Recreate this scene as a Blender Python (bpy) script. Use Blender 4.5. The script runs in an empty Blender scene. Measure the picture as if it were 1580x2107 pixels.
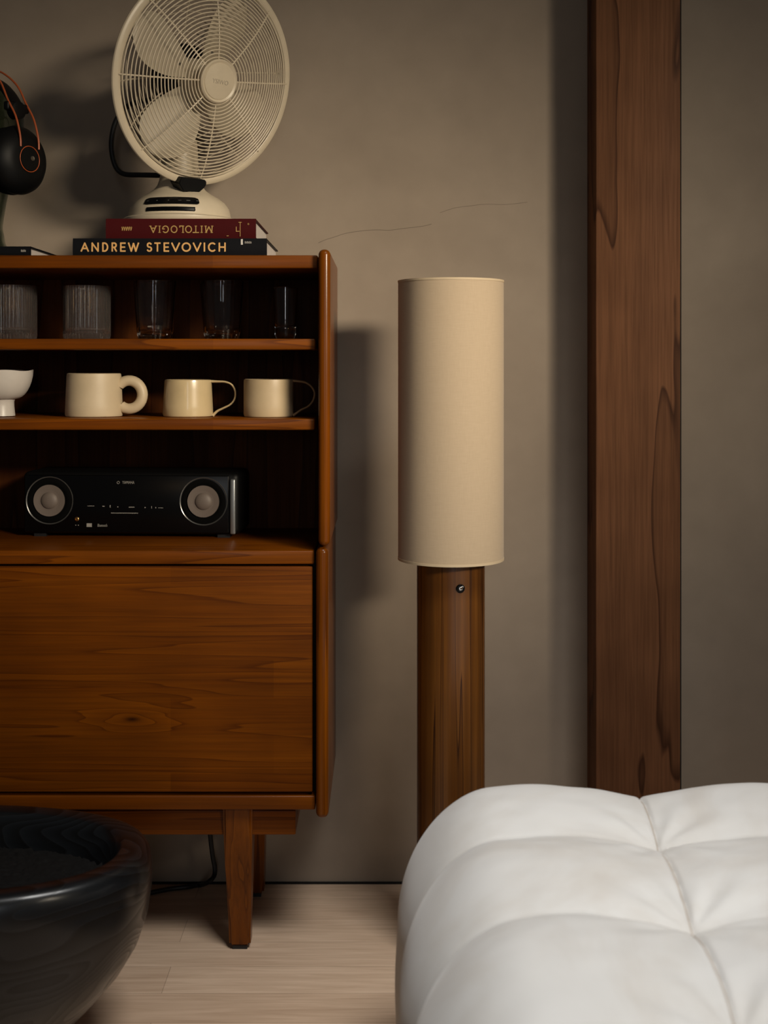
import bpy, bmesh, math, random
from mathutils import Vector, Matrix, noise
random.seed(7)
PI = math.pi
C = bpy.context.scene.collection
sc = bpy.context.scene
F = 2620.0; CX = 790.0; HY = 750.0; HC = 1.074      # focal length in pixels, vanishing point, eye height

def P(px, py, y):
    return Vector(((px - CX) * y / F, y, HC - (py - HY) * y / F))
def X(px, y): return (px - CX) * y / F
def Z(py, y): return HC - (py - HY) * y / F

# ------------------------------------------------------------------ objects
def obj(name, bm, mat, parent=None, M=None, smooth=True, angle=35):
    if M is not None: bm.transform(M)
    root = parent
    off = Vector((0, 0, 0))
    while root is not None:
        off += root.location; root = root.parent
    bm.transform(Matrix.Translation(-off))
    bmesh.ops.recalc_face_normals(bm, faces=bm.faces)
    me = bpy.data.meshes.new(name)
    if smooth:
        for f in bm.faces: f.smooth = True
        for e in bm.edges:
            if len(e.link_faces) == 2 and e.calc_face_angle(0) > math.radians(angle): e.smooth = False
    bm.to_mesh(me); bm.free()
    o = bpy.data.objects.new(name, me); C.objects.link(o)
    if mat: me.materials.append(mat)
    if parent: o.parent = parent
    return o
def thing(name, label, cat, loc=(0, 0, 0), group=None):
    o = bpy.data.objects.new(name, None); C.objects.link(o)
    o.empty_display_size = 0.05
    o.location = loc; o['label'] = label; o['category'] = cat
    if group: o['group'] = group
    return o
def tag(o, label, cat, group=None):
    o['label'] = label; o['category'] = cat
    if group: o['group'] = group
    return o
def struct(name, bm, mat, parent=None, **k):
    o = obj(name, bm, mat, parent, **k); o['kind'] = 'structure'; return o
def copy_tree(o, parent=None):
    c = o.copy(); C.objects.link(c); c.parent = parent
    for ch in list(o.children): copy_tree(ch, c)
    return c

# ------------------------------------------------------------------ mesh helpers
def add_box(bm, x0, x1, y0, y1, z0, z1, bev=0.0, seg=3):
    t = bmesh.new()
    bmesh.ops.create_cube(t, size=1)
    for v in t.verts:
        v.co = Vector((x0 + (v.co.x + .5) * (x1 - x0), y0 + (v.co.y + .5) * (y1 - y0), z0 + (v.co.z + .5) * (z1 - z0)))
    if bev > 0:
        bmesh.ops.bevel(t, geom=t.edges[:], offset=bev, segments=seg, affect='EDGES', profile=.5, clamp_overlap=True)
    merge(bm, t)
def merge(bm, t, M=None):
    if M is not None: t.transform(M)
    m = {}
    for v in t.verts: m[v] = bm.verts.new(v.co)
    for f in t.faces:
        try: bm.faces.new([m[v] for v in f.verts])
        except ValueError: pass
    t.free()
def box(*a, **k):
    bm = bmesh.new(); add_box(bm, *a, **k); return bm
def add_loft(bm, rings, close_u=True, cap0=False, cap1=False):
    vs = [[bm.verts.new(p) for p in r] for r in rings]
    n = len(vs[0])
    for i in range(len(vs) - 1):
        for j in range(n if close_u else n - 1):
            k = (j + 1) % n
            bm.faces.new((vs[i][j], vs[i][k], vs[i + 1][k], vs[i + 1][j]))
    if cap0: bm.faces.new(list(reversed(vs[0])))
    if cap1: bm.faces.new(vs[-1])
    return vs
def add_lathe(bm, prof, cx=0, cy=0, cz=0, n=64, cap0=True, cap1=True, rf=None):
    rings = []
    for i, (r, z) in enumerate(prof):
        ring = []
        for j in range(n):
            a = 2 * PI * j / n
            rr = r if rf is None else rf(a, i, r)
            ring.append(Vector((cx + rr * math.cos(a), cy + rr * math.sin(a), cz + z)))
        rings.append(ring)
    add_loft(bm, rings, True, cap0, cap1)
def lathe(*a, **k):
    bm = bmesh.new(); add_lathe(bm, *a, **k); return bm
def smooth_path(pts, sub=8, closed=False):
    pts = [Vector(p) for p in pts]; out = []
    n = len(pts)
    for i in range(n if closed else n - 1):
        p1, p2 = pts[i], pts[(i + 1) % n]
        p0 = pts[(i - 1) % n] if (closed or i > 0) else p1
        p3 = pts[(i + 2) % n] if (closed or i + 2 < n) else p2
        for k in range(sub):
            t = k / sub
            out.append(.5 * ((2 * p1) + (p2 - p0) * t + (2 * p0 - 5 * p1 + 4 * p2 - p3) * t * t + (3 * p1 - p0 - 3 * p2 + p3) * t ** 3))
    if not closed: out.append(pts[-1])
    return out
def add_tube(bm, pts, r, n=8, closed=False, cap=True, ry=None, up=None):
    pts = [Vector(p) for p in pts]; m = len(pts)
    rings = []; N = None
    for i in range(m):
        if closed: T = (pts[(i + 1) % m] - pts[i - 1]).normalized()
        else: T = (pts[min(i + 1, m - 1)] - pts[max(i - 1, 0)]).normalized()
        if up is not None: N = (up - T * up.dot(T)).normalized()
        elif N is None:
            a = Vector((0, 0, 1)) if abs(T.z) < .9 else Vector((1, 0, 0))
            N = (a - T * a.dot(T)).normalized()
        else: N = (N - T * N.dot(T)).normalized()
        B = T.cross(N)
        ra = r(i / (m - 1)) if callable(r) else r
        rb = ra if ry is None else (ry(i / (m - 1)) if callable(ry) else ry)
        rings.append([pts[i] + N * (math.cos(2 * PI * j / n) * ra) + B * (math.sin(2 * PI * j / n) * rb) for j in range(n)])
    if closed: rings.append(rings[0])
    if closed:
        vs = [[bm.verts.new(p) for p in rr] for rr in rings[:-1]]; vs.append(vs[0])
        for i in range(len(vs) - 1):
            for j in range(n):
                k = (j + 1) % n
                bm.faces.new((vs[i][j], vs[i][k], vs[i + 1][k], vs[i + 1][j]))
    else:
        add_loft(bm, rings, True, cap, cap)
def circle_pts(r, z=0, n=64, cx=0, cy=0):
    return [Vector((cx + r * math.cos(2 * PI * j / n), cy + r * math.sin(2 * PI * j / n), z)) for j in range(n)]

def arc(cx, cy, rx, ry, a0, a1, n=14):
    return [(cx + rx * math.cos(math.radians(a0 + (a1 - a0) * i / n)), cy + ry * math.sin(math.radians(a0 + (a1 - a0) * i / n))) for i in range(n + 1)]
GLYPH = {
 'A': [[(0, 0), (.5, 1), (1, 0)], [(.2, .33), (.8, .33)]],
 'N': [[(0, 0), (0, 1), (1, 0), (1, 1)]],
 'D': [[(0, 0), (0, 1), (.35, 1)] + arc(.35, .5, .65, .5, 90, -90) + [(0, 0)]],
 'R': [[(0, 0), (0, 1), (.5, 1)] + arc(.5, .74, .45, .26, 90, -90) + [(0, .48)], [(.45, .48), (1, 0)]],
 'E': [[(1, 1), (0, 1), (0, 0), (1, 0)], [(0, .5), (.9, .5)]],
 'W': [[(0, 1), (.27, 0), (.5, .95), (.73, 0), (1, 1)]],
 'S': [arc(.5, .75, .45, .25, 30, 270) + arc(.5, .25, .5, .25, 90, -150)],
 'T': [[(0, 1), (1, 1)], [(.5, 1), (.5, 0)]],
 'V': [[(0, 1), (.5, 0), (1, 1)]],
 'O': [arc(.5, .5, .5, .5, 0, 360, 28)],
 'I': [[(.5, 0), (.5, 1)]],
 'C': [arc(.58, .5, .58, .5, 50, 310, 20)],
 'G': [arc(.52, .5, .52, .5, 45, 345, 22) + [(1.0, .45), (.7, .45)]],
 'H': [[(0, 0), (0, 1)], [(1, 0), (1, 1)], [(0, .5), (1, .5)]],
 'L': [[(0, 1), (0, 0), (1, 0), (1, .18)]],
 'M': [[(0.05, 0), (.12, 1), (.5, .12), (.88, 1), (.95, 0)]],
}
SERIF = {'A': [(0, 0), (1, 0)], 'I': [(.5, 0), (.5, 1)], 'M': [(.05, 0), (.95, 0), (.12, 1), (.88, 1)], 'T': [(.5, 0)], 'L': [(0, 1), (0, 0)]}
STK = [0]
def add_stroke(bm, pts, w, y, Mf):
    pts = [Vector((p[0], p[1])) for p in pts]
    for i in range(len(pts) - 1):
        a, b = pts[i], pts[i + 1]
        d = (b - a)
        if d.length < 1e-9: continue
        d.normalize(); nrm = Vector((-d.y, d.x)) * w / 2; e = d * (w * .38)
        q = [a - e + nrm, a - e - nrm, b + e - nrm, b + e + nrm]
        STK[0] = (STK[0] + 1) % 40
        bm.faces.new([bm.verts.new(Mf(c.x, c.y, y - .00001 * STK[0])) for c in q])
def add_glyph(bm, ch, x0, x1, z0, z1, w, y, flip=False, serif=False):
    """strokes of one letter in the rectangle x0..x1, z0..z1 at depth y"""
    hw = w / 2
    def tr(p):
        u, v = p
        if flip: u, v = 1 - u, 1 - v
        return (x0 + hw + u * (x1 - x0 - w), z0 + hw + v * (z1 - z0 - w))
    Mf = lambda a, b, yy: Vector((a, yy, b))
    for st in GLYPH[ch]: add_stroke(bm, [tr(p) for p in st], w, y, Mf)
    if serif:
        for s in SERIF.get(ch, []):
            c = tr(s); add_stroke(bm, [(c[0] - w * 1.0, c[1]), (c[0] + w * 1.0, c[1])], w * .55, y, Mf)
def text_bm(s, size, ext=0.0002):
    cu = bpy.data.curves.new('txt', 'FONT'); cu.body = s; cu.size = size; cu.extrude = ext
    cu.align_x = 'CENTER'; cu.align_y = 'CENTER'; cu.resolution_u = 3
    o = bpy.data.objects.new('txt', cu); C.objects.link(o)
    dg = bpy.context.evaluated_depsgraph_get()
    me = bpy.data.meshes.new_from_object(o.evaluated_get(dg))
    bm = bmesh.new(); bm.from_mesh(me)
    bpy.data.objects.remove(o); bpy.data.curves.remove(cu); bpy.data.meshes.remove(me)
    return bm

# ------------------------------------------------------------------ materials
class NT:
    def __init__(s, name):
        s.m = bpy.data.materials.new(name); s.m.use_nodes = True
        s.t = s.m.node_tree; s.b = s.t.nodes['Principled BSDF']
    def n(s, ty, **k):
        nd = s.t.nodes.new(ty)
        for a, v in k.items(): setattr(nd, a, v)
        return nd
    def l(s, a, b): s.t.links.new(a, b)
    def math(s, op, a, b=None, c=None):
        nd = s.n('ShaderNodeMath', operation=op)
        for i, v in enumerate((a, b, c)):
            if v is None: continue
            if isinstance(v, (int, float)): nd.inputs[i].default_value = v
            else: s.l(v, nd.inputs[i])
        return nd.outputs[0]
    def ramp(s, fac, stops):
        nd = s.n('ShaderNodeValToRGB'); r = nd.color_ramp
        while len(r.elements) < len(stops): r.elements.new(.5)
        for e, (p, c) in zip(r.elements, stops):
            e.position = p; e.color = (*c, 1) if len(c) == 3 else c
        s.l(fac, nd.inputs[0]); return nd.outputs[0]
    def mix(s, fac, a, b, mode='MIX'):
        nd = s.n('ShaderNodeMix', data_type='RGBA', blend_type=mode)
        for i, v in ((0, fac), (6, a), (7, b)):
            if isinstance(v, (int, float)): nd.inputs[i].default_value = v
            elif isinstance(v, tuple): nd.inputs[i].default_value = (*v, 1)
            else: s.l(v, nd.inputs[i])
        return nd.outputs[2]
    def coord(s, scale=(1, 1, 1), rnd=0.0, loc=(0, 0, 0)):
        tc = s.n('ShaderNodeTexCoord'); mp = s.n('ShaderNodeMapping')
        mp.inputs['Scale'].default_value = scale; mp.inputs['Location'].default_value = loc
        src = tc.outputs['Object']
        if rnd:
            oi = s.n('ShaderNodeObjectInfo'); va = s.n('ShaderNodeVectorMath', operation='ADD')
            mu = s.math('MULTIPLY', oi.outputs['Random'], rnd)
            cb = s.n('ShaderNodeCombineXYZ')
            for i in range(3): s.l(mu, cb.inputs[i])
            s.l(src, va.inputs[0]); s.l(cb.outputs[0], va.inputs[1]); src = va.outputs[0]
        s.l(src, mp.inputs[0]); return mp.outputs[0]
    def noise(s, v, scale, detail=2, rough=.5, dist=0):
        nd = s.n('ShaderNodeTexNoise'); nd.inputs['Scale'].default_value = scale
        nd.inputs['Detail'].default_value = detail; nd.inputs['Roughness'].default_value = rough
        nd.inputs['Distortion'].default_value = dist
        s.l(v, nd.inputs['Vector']); return nd.outputs[0]
    def set(s, **k):
        for a, v in k.items():
            i = s.b.inputs[a.replace('_', ' ')]
            if isinstance(v, tuple): i.default_value = (*v, 1) if len(v) == 3 else v
            else: i.default_value = v
        return s
    def bump(s, h, strength=.2, dist=.002):
        nd = s.n('ShaderNodeBump'); nd.inputs['Strength'].default_value = strength; nd.inputs['Distance'].default_value = dist
        s.l(h, nd.inputs['Height']); s.l(nd.outputs[0], s.b.inputs['Normal'])
def plain(name, col, rough=.5, **k):
    t = NT(name); t.set(Base_Color=col, Roughness=rough, **k)
    # slight procedural variation so nothing is perfectly flat
    v = t.coord(); f = t.noise(v, 60, 3)
    c = t.mix(f, tuple(x * .92 for x in col), tuple(min(1, x * 1.06) for x in col))
    t.l(c, t.b.inputs['Base Color']); return t.m
def wood(name, lo, mid, hi, axis='X', stretch=14, nscale=5.5, K=7, rough=.38, fibre=.35, rnd=3.0, knots=(), plank=None, coat=0.0, spec=.1):
    t = NT(name)
    a = 'XYZ'.index(axis)
    sc_ = [1, 1, 1]; sc_[a] = 1.0 / stretch
    v = t.coord(tuple(sc_), rnd)
    n = t.noise(v, nscale, 2.5, .5, .15)
    tc = t.n('ShaderNodeTexCoord')
    sp = t.n('ShaderNodeSeparateXYZ'); t.l(tc.outputs['Object'], sp.inputs[0])
    n = t.math('MULTIPLY', n, K)
    kd = None
    for (kx, kz, sx, sz, amp) in knots:
        dx = t.math('DIVIDE', t.math('SUBTRACT', sp.outputs[0], kx), sx)
        dz = t.math('DIVIDE', t.math('SUBTRACT', sp.outputs[2], kz), sz)
        r2 = t.math('ADD', t.math('MULTIPLY', dx, dx), t.math('MULTIPLY', dz, dz))
        g = t.math('POWER', 2.718, t.math('MULTIPLY', r2, -1.0))
        n = t.math('ADD', n, t.math('MULTIPLY', g, amp))
        if amp > 0: kd = t.math('POWER', 2.718, t.math('MULTIPLY', r2, -26.0))
    fr = t.math('FRACT', n)
    col = t.ramp(fr, [(0, hi), (.5, mid), (.84, tuple(.8 * a_ + .2 * b_ for a_, b_ in zip(mid, lo))), (.96, lo), (1.0, hi)])
    sf = [220, 220, 220]; sf[a] = 5
    vf = t.coord(tuple(sf), rnd); fb = t.noise(vf, 1.0, 4, .65)
    fcol = t.ramp(fb, [(.25, (1 - fibre,) * 3), (.6, (1, 1, 1)), (.85, (1 + fibre * .3,) * 3)])
    col = t.mix(1.0, col, fcol, 'MULTIPLY')
    vl = t.coord((1.3, 1.3, 1.3), rnd); bl = t.noise(vl, 3.5, 2)
    bcol = t.ramp(bl, [(.3, (.78, .76, .74)), (.7, (1.12, 1.12, 1.1))])
    col = t.mix(1.0, col, bcol, 'MULTIPLY')
    if plank:
        pa, pw, plen = plank
        bt = t.n('ShaderNodeTexBrick', offset=.37, squash=1.0)
        for k, vv in (('Scale', 1.0), ('Mortar Size', .0), ('Bias', 0.0), ('Brick Width', plen), ('Row Height', pw)): bt.inputs[k].default_value = vv
        bt.inputs['Color1'].default_value = (.84, .8, .76, 1); bt.inputs['Color2'].default_value = (1.14, 1.16, 1.18, 1)
        cb = t.n('ShaderNodeCombineXYZ')
        t.l(sp.outputs['XYZ'.index(axis)], cb.inputs[0]); t.l(sp.outputs['XYZ'.index(pa)], cb.inputs[1])
        t.l(cb.outputs[0], bt.inputs['Vector'])
        col = t.mix(1.0, col, bt.outputs['Color'], 'MULTIPLY')
    if kd is not None: col = t.mix(t.math('MULTIPLY', kd, .93), col, tuple(x * .18 for x in lo))
    t.l(col, t.b.inputs['Base Color'])
    r = t.ramp(fb, [(.2, (rough + .12,) * 3), (.8, (rough - .05,) * 3)])
    t.l(r, t.b.inputs['Roughness'])
    t.set(Specular_IOR_Level=spec)
    if coat: t.set(Coat_Weight=coat, Coat_Roughness=.18)
    t.bump(fb, .12, .0006)
    return t.m

XMID = (-1.30 + X(680, 2.28)) / 2
TL, TM, TH = (.098, .0235, .0005), (.156, .0405, .0009), (.182, .049, .0012)
M_teak_h = wood('teak_horizontal', TL, TM, TH, 'X', 30, 14, 9, .40, .3, 3.0, (), ('Z', .075, .62), coat=.1)
M_teak_v = wood('teak_vertical', TL, TM, TH, 'Z', 60, 26, 6, .30, .3, 3.0, (), coat=.3)
M_door = wood('teak_door', TL, TM, TH, 'X', 30, 15, 13, .5, .32, 0.0, ((X(272, 2.285) - XMID, Z(1480, 2.285), .075, .024, 2.6), (X(310, 2.285) - XMID, Z(1448, 2.285), .10, .03, -1.5)), ('Z', .068, .5))
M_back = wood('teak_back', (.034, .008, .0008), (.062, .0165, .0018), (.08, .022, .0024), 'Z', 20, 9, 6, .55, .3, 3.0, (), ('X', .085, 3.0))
M_walnut = wood('walnut', (.062, .025, .0125), (.168, .075, .036), (.19, .085, .041), 'Z', 6.5, 8.5, 4.6, .55, .34, 0.0)
M_pine = wood('lamp_pine', (.028, .0066, .0008), (.125, .043, .0055), (.165, .06, .009), 'Z', 60, 44, 5.0, .33, .25, 0.0, coat=.35, spec=.4)

# plaster wall
t = NT('plaster')
v = t.coord(); a = t.noise(v, 2.2, 4, .55, .4); b = t.noise(v, 14, 5, .6)
c1 = t.ramp(a, [(.3, (.275, .218, .165)), (.7, (.34, .275, .212))])
c2 = t.ramp(b, [(.3, (.95, .95, .95)), (.7, (1.04, 1.04, 1.04))])
t.l(t.mix(1.0, c1, c2, 'MULTIPLY'), t.b.inputs['Base Color']); t.set(Roughness=.75); t.bump(b, .05, .002)
M_wall = t.m
M_crack = plain('crack', (.16, .125, .095), .9)
M_ceil = plain('ceiling_paint', (.5, .45, .38), .9)
# oak floor
t = NT('oak_floor')
tc = t.n('ShaderNodeTexCoord')
bt = t.n('ShaderNodeTexBrick', offset=.41)
for k, vv in (('Scale', 1.0), ('Mortar Size', .0007), ('Mortar Smooth', .2), ('Bias', 0.0), ('Brick Width', 1.15), ('Row Height', .0965)): bt.inputs[k].default_value = vv
bt.inputs['Color1'].default_value = (.56, .40, .28, 1); bt.inputs['Color2'].default_value = (.68, .505, .365, 1); bt.inputs['Mortar'].default_value = (.40, .285, .20, 1)
mp = t.n('ShaderNodeMapping'); mp.inputs['Location'].default_value = (.38, .045, 0)
t.l(tc.outputs['Object'], mp.inputs[0]); t.l(mp.outputs[0], bt.inputs['Vector'])
v = t.coord((1.0, 14, 1)); n1 = t.noise(v, 5, 4, .6, .5); v2 = t.coord((4, 160, 1)); n2 = t.noise(v2, 1.5, 3)
g1 = t.ramp(n1, [(.3, (.84, .81, .78)), (.62, (1.04, 1.04, 1.04))]); g2 = t.ramp(n2, [(.25, (.9, .88, .86)), (.7, (1.04, 1.04, 1.04))])
c = t.mix(1.0, t.mix(1.0, bt.outputs['Color'], g1, 'MULTIPLY'), g2, 'MULTIPLY')
t.l(c, t.b.inputs['Base Color']); t.set(Roughness=.5); t.bump(n2, .06, .001)
M_floor = t.m

M_cream = plain('cream_enamel', (.56, .48, .355), .38)
M_blade = plain('cream_blade', (.52, .45, .335), .45)
M_black = plain('black_plastic', (.0028, .0028, .003), .5, Specular_IOR_Level=.2)
M_blackgloss = plain('black_gloss', (.002, .002, .0023), .25, Specular_IOR_Level=.25)
M_rubber = plain('black_rubber', (.006, .006, .007), .5)
M_chrome = plain('chrome', (.75, .73, .70), .22, Metallic=1.0)
M_greyprint = plain('grey_print', (.30, .285, .26), .6)
M_whiteprint = plain('white_print', (.62, .60, .56), .6)
M_hubprint = plain('faint_hub_print', (.40, .345, .265), .5)
M_goldprint = plain('gold_print', (.43, .27, .085), .5)
M_orangeprint = plain('ochre_print', (.70, .40, .14), .55)
M_red = plain('red_cloth', (.052, .0026, .0034), .6, Specular_IOR_Level=.12)
M_navy = plain('navy_cloth', (.004, .0043, .006), .5, Specular_IOR_Level=.15)
M_pages = plain('pages', (.60, .545, .50), .8)
M_brownboard = plain('cover_board', (.07, .035, .02), .6)
M_stoneware = plain('stoneware', (.54, .435, .29), .48)
M_glaze = plain('cream_glaze', (.57, .445, .255), .3, Coat_Weight=.4)
M_glaze2 = plain('matte_glaze', (.50, .385, .235), .42)
M_porcelain = plain('white_porcelain', (.56, .52, .475), .32)
M_handlewood = plain('tan_handle', (.47, .30, .155), .45)
M_cone = plain('speaker_cone', (.14, .112, .096), .55)
M_ring = plain('speaker_ring', (.16, .16, .155), .3, Metallic=.7)
M_steel = plain('steel_trim', (.33, .35, .36), .35, Metallic=.8)
M_orange = plain('orange_rod', (.36, .075, .02), .4)
M_foam = plain('black_velour', (.0025, .0025, .0025), .9, Specular_IOR_Level=.06)
M_gap = plain('joint_and_gap_shade', (.004, .003, .002), .9)  # near-black for joints and for the shade put into gaps
# linen shade
t = NT('linen_shade'); v = t.coord((1, 1, 1)); wv = t.noise(t.coord((900, 900, 60)), 1, 2); wh = t.noise(t.coord((60, 60, 900)), 1, 2)
f = t.math('MULTIPLY', t.math('ADD', wv, wh), .5)
t.l(t.ramp(f, [(.3, (.44, .335, .222)), (.7, (.485, .372, .25))]), t.b.inputs['Base Color'])
t.set(Roughness=.85, Sheen_Weight=.1); M_shade = t.m
M_shadetrim = plain('shade_trim', (.56, .44, .29), .7)
# white velvet
t = NT('white_velvet'); v = t.coord(); n1 = t.noise(v, 5, 5, .6, .6); n2 = t.noise(v, 240, 3)
c1 = t.ramp(n1, [(.28, (.52, .485, .445)), (.55, (.60, .585, .565)), (.8, (.63, .62, .61))])
t.l(c1, t.b.inputs['Base Color']); t.set(Roughness=.8, Sheen_Weight=.25, Sheen_Roughness=.5); t.bump(n2, .06, .0008)
M_velvet = t.m
# charred bowl
t = NT('charred_wood'); v = t.coord((.6, 1.0, 2.0)); n1 = t.noise(v, 3.6, 1.5, .4, .35)
fr = t.math('FRACT', t.math('MULTIPLY', n1, 34)); nz = t.noise(t.coord(), 9, 4, .6)
t.l(t.ramp(fr, [(0, (.0085, .0098, .0115)), (.5, (.0045, .0052, .0062)), (.9, (.0010, .0011, .0013)), (1, (.007, .008, .0095))]), t.b.inputs['Base Color'])
t.l(t.ramp(t.math('MULTIPLY_ADD', fr, .5, t.math('MULTIPLY', nz, .6)), [(.25, (.22,) * 3), (.75, (.50,) * 3)]), t.b.inputs['Roughness'])
t.bump(fr, .22, .0012); t.set(Specular_IOR_Level=.25, Coat_Weight=.45, Coat_Roughness=.2); M_bowl = t.m
M_gravel = plain('black_gravel', (.0048, .0042, .0038), .85, Specular_IOR_Level=.2)
def glass(name, col, rough=0.0, tw=1.0):
    t = NT(name); t.set(Base_Color=col, Roughness=rough, Transmission_Weight=tw, IOR=1.46)
    v = t.coord(); f = t.noise(v, 9, 1); c = t.mix(f, tuple(x * .97 for x in col), col); t.l(c, t.b.inputs['Base Color']); return t.m
M_glass = glass('clear_glass', (.93, .88, .84), 0, 1.0)
M_ribglass = glass('ribbed_glass', (.93, .86, .80), .0, .975)
M_greenglass = glass('green_glass', (.34, .41, .34))

# ------------------------------------------------------------------ the room
WY = 2.635
struct('floor', box(-2.6, 2.6, -1.2, WY, -.06, 0), M_floor, smooth=False)
wall = struct('wall_back', box(-2.6, 2.6, WY, WY + .12, -.06, 2.75), M_wall, smooth=False)
bm = bmesh.new()
ck = [P(x, y, WY) for x, y in ((655, 500), (668, 494), (690, 487), (712, 480), (745, 475), (775, 473), (800, 474), (822, 471), (850, 468), (872, 465), (888, 461))]
add_tube(bm, smooth_path(ck, 3), .0006, 5, ry=.00025, up=Vector((0, 0, 1)))
struct('wall_crack', bm, M_crack, wall)
bm = bmesh.new()
ck = [P(x, y, WY) for x, y in ((905, 438), (935, 428), (965, 424), (1000, 420), (1040, 421), (1085, 416))]
add_tube(bm, smooth_path(ck, 3), .0004, 5, ry=.00025, up=Vector((0, 0, 1)))
struct('wall_crack', bm, M_crack, wall)
# near-black strip standing in for the shadow gap where the plaster meets the boards
struct('trim_1', box(-2.6, 2.6, WY - .004, WY, 0, .004), M_gap, smooth=False)
YC = 2.526
col = struct('trim_2', box(X(1226, YC), X(1400, YC), YC, WY, 0, 2.75, bev=.0025, seg=2), M_walnut)
col['label'] = 'dark walnut pillar standing proud of the plaster wall'
bm = box(X(1400, YC) + .001, X(1400, YC) + .004, YC + .01, WY, 0, 2.75)
struct('trim_3', bm, M_gap, smooth=False)

# ------------------------------------------------------------------ highboard
YF = 2.285
XL = -1.30; XR = X(680, 2.28); XM = (XL + XR) / 2
hb = thing('highboard', 'tall teak cabinet with open shelves above a flap door, on tapered legs', 'cabinet', (XM, 2.45, 0))
def mirror(x): return 2 * XM - x
def sides(name, x0, x1, y0, z0, z1, mat):
    for (a, b) in ((x0, x1), (mirror(x1), mirror(x0))):
        obj(name, box(a, b, y0, 2.618, z0, z1, bev=(x1 - x0) * .47, seg=6), mat, hb)
sides('upper_side_panel', X(655, 2.27), X(680, 2.27), 2.262, Z(1123, 2.27), Z(513, 2.27), M_teak_v)
sides('lower_side_panel', X(650, 2.275), X(676, 2.275), 2.268, Z(1683, 2.275), Z(1125.5, 2.275), M_teak_v)
def board(name, px, r0, r1, y0=YF, mat=M_teak_h, y1=2.605, bev=.003):
    xr = X(px, y0); return obj(name, box(mirror(xr), xr, y0, y1, Z(r1, y0), Z(r0, y0), bev=bev, seg=3), mat, hb)
board('top_board', 653.5, 525, 552)
board('shelf', 648.5, 697, 719.5, 2.29)
board('shelf', 647, 862, 885, 2.29)
board('counter', 646, 1133, 1161.5)
board('base_board', 648.5, 1637.5, 1667)
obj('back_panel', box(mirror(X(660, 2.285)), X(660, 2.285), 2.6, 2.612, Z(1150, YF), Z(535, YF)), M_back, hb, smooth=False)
obj('dark_carcass_fill', box(mirror(X(652, 2.285)) , X(652, 2.285), 2.312, 2.612, Z(1645, YF), Z(1150, YF)), M_gap, hb, smooth=False)  # near-black fill behind the doors, coloured so their gaps look shaded
for k in range(2):
    x1 = X(643, YF); x0 = XM + .002
    if k: x0, x1 = mirror(x1), mirror(x0)
    obj('door', box(x0, x1, YF, YF + .021, Z(1630, YF), Z(1166, YF), bev=.0022, seg=3), M_door, hb)
# apron frame and legs
ya = 2.312
xa = X(608, ya)
obj('apron', box(mirror(xa), xa, ya, ya + .022, Z(1718, ya), Z(1667, ya) , bev=.002), M_teak_h, hb)
obj('apron', box(mirror(xa), xa, 2.572, 2.594, Z(1718, ya), Z(1667, ya), bev=.002), M_teak_h, hb)
for s in (xa - .022, mirror(xa)):
    obj('apron', box(s, s + .022, ya + .022, 2.572, Z(1718, ya), Z(1667, ya), bev=.002), M_teak_h, hb)
def leg(xt0, xt1, xb0, xb1, yt0, yt1, yb0, yb1, zt):
    bm = bmesh.new()
    zs = [(.006, 0), (.05, .1), (zt * .6, .62), (zt * .85, .92), (zt, 1)]
    t_ = bmesh.new(); rings = []
    for z, u in zs:
        L = lambda a, b: a + (b - a) * u
        rings.append([Vector((L(xb0, xt0), L(yb0, yt0), z)), Vector((L(xb1, xt1), L(yb0, yt0), z)), Vector((L(xb1, xt1), L(yb1, yt1), z)), Vector((L(xb0, xt0), L(yb1, yt1), z))])
    add_loft(t_, rings, True, True, True)
    ed = [e for e in t_.edges if abs((e.verts[0].co - e.verts[1].co).z) > 1e-4 or min(e.verts[0].co.z, e.verts[1].co.z) < .01]
    bmesh.ops.bevel(t_, geom=ed, offset=.005, segments=3, affect='EDGES')
    merge(bm, t_)
    o = obj('leg', bm, M_teak_v, hb)
    obj('foot_pad', box(xb0 + .006, xb1 - .006, yb0 + .004, yb1 - .004, 0, .007), M_rubber, o)
yt = 2.298; yb = HC * F / 1205
ytb = 2.555; ybb = HC * F / 1097
fx = (X(458, yt), X(519, yt), X(471, yb), X(515, yb))
zt_ = Z(1667, YF)
leg(fx[0], fx[1], fx[2], fx[3], yt, yt + .055, yb, yb + .036, zt_)
bx = (fx[0] - .002, X(547, ytb), fx[2], X(542.5, ybb))
leg(bx[0], bx[1], bx[2], bx[3], ytb, ytb + .045, ybb, ybb + .034, zt_)
mf = [mirror(q) for q in fx]; mb = [mirror(q) for q in bx]
leg(mf[1], mf[0], mf[3], mf[2], yt, yt + .055, yb, yb + .036, zt_)
leg(mb[1], mb[0], mb[3], mb[2], ytb, ytb + .045, ybb, ybb + .034, zt_)

# cable under the cabinet
cp = [P(431, 1700, 2.575), P(434, 1735, 2.575), P(438, 1765, 2.575), P(442, 1786, 2.573), P(440, 1803, 2.565), P(428, 1815, 2.545)]
zc = .0048
def onfloor(px, py):
    y = (HC - zc) * F / (py - HY); return Vector((X(px, y), y, zc))
cp += [onfloor(412, 1821), onfloor(385, 1825), onfloor(350, 1829), onfloor(318, 1835), onfloor(280, 1842), onfloor(240, 1846)]
bm = bmesh.new(); add_tube(bm, smooth_path(cp, 6), .0046, 10)
tag(obj('power_cable', bm, M_rubber), 'black power cable hanging down behind the cabinet leg and lying on the floor', 'cable')

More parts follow.
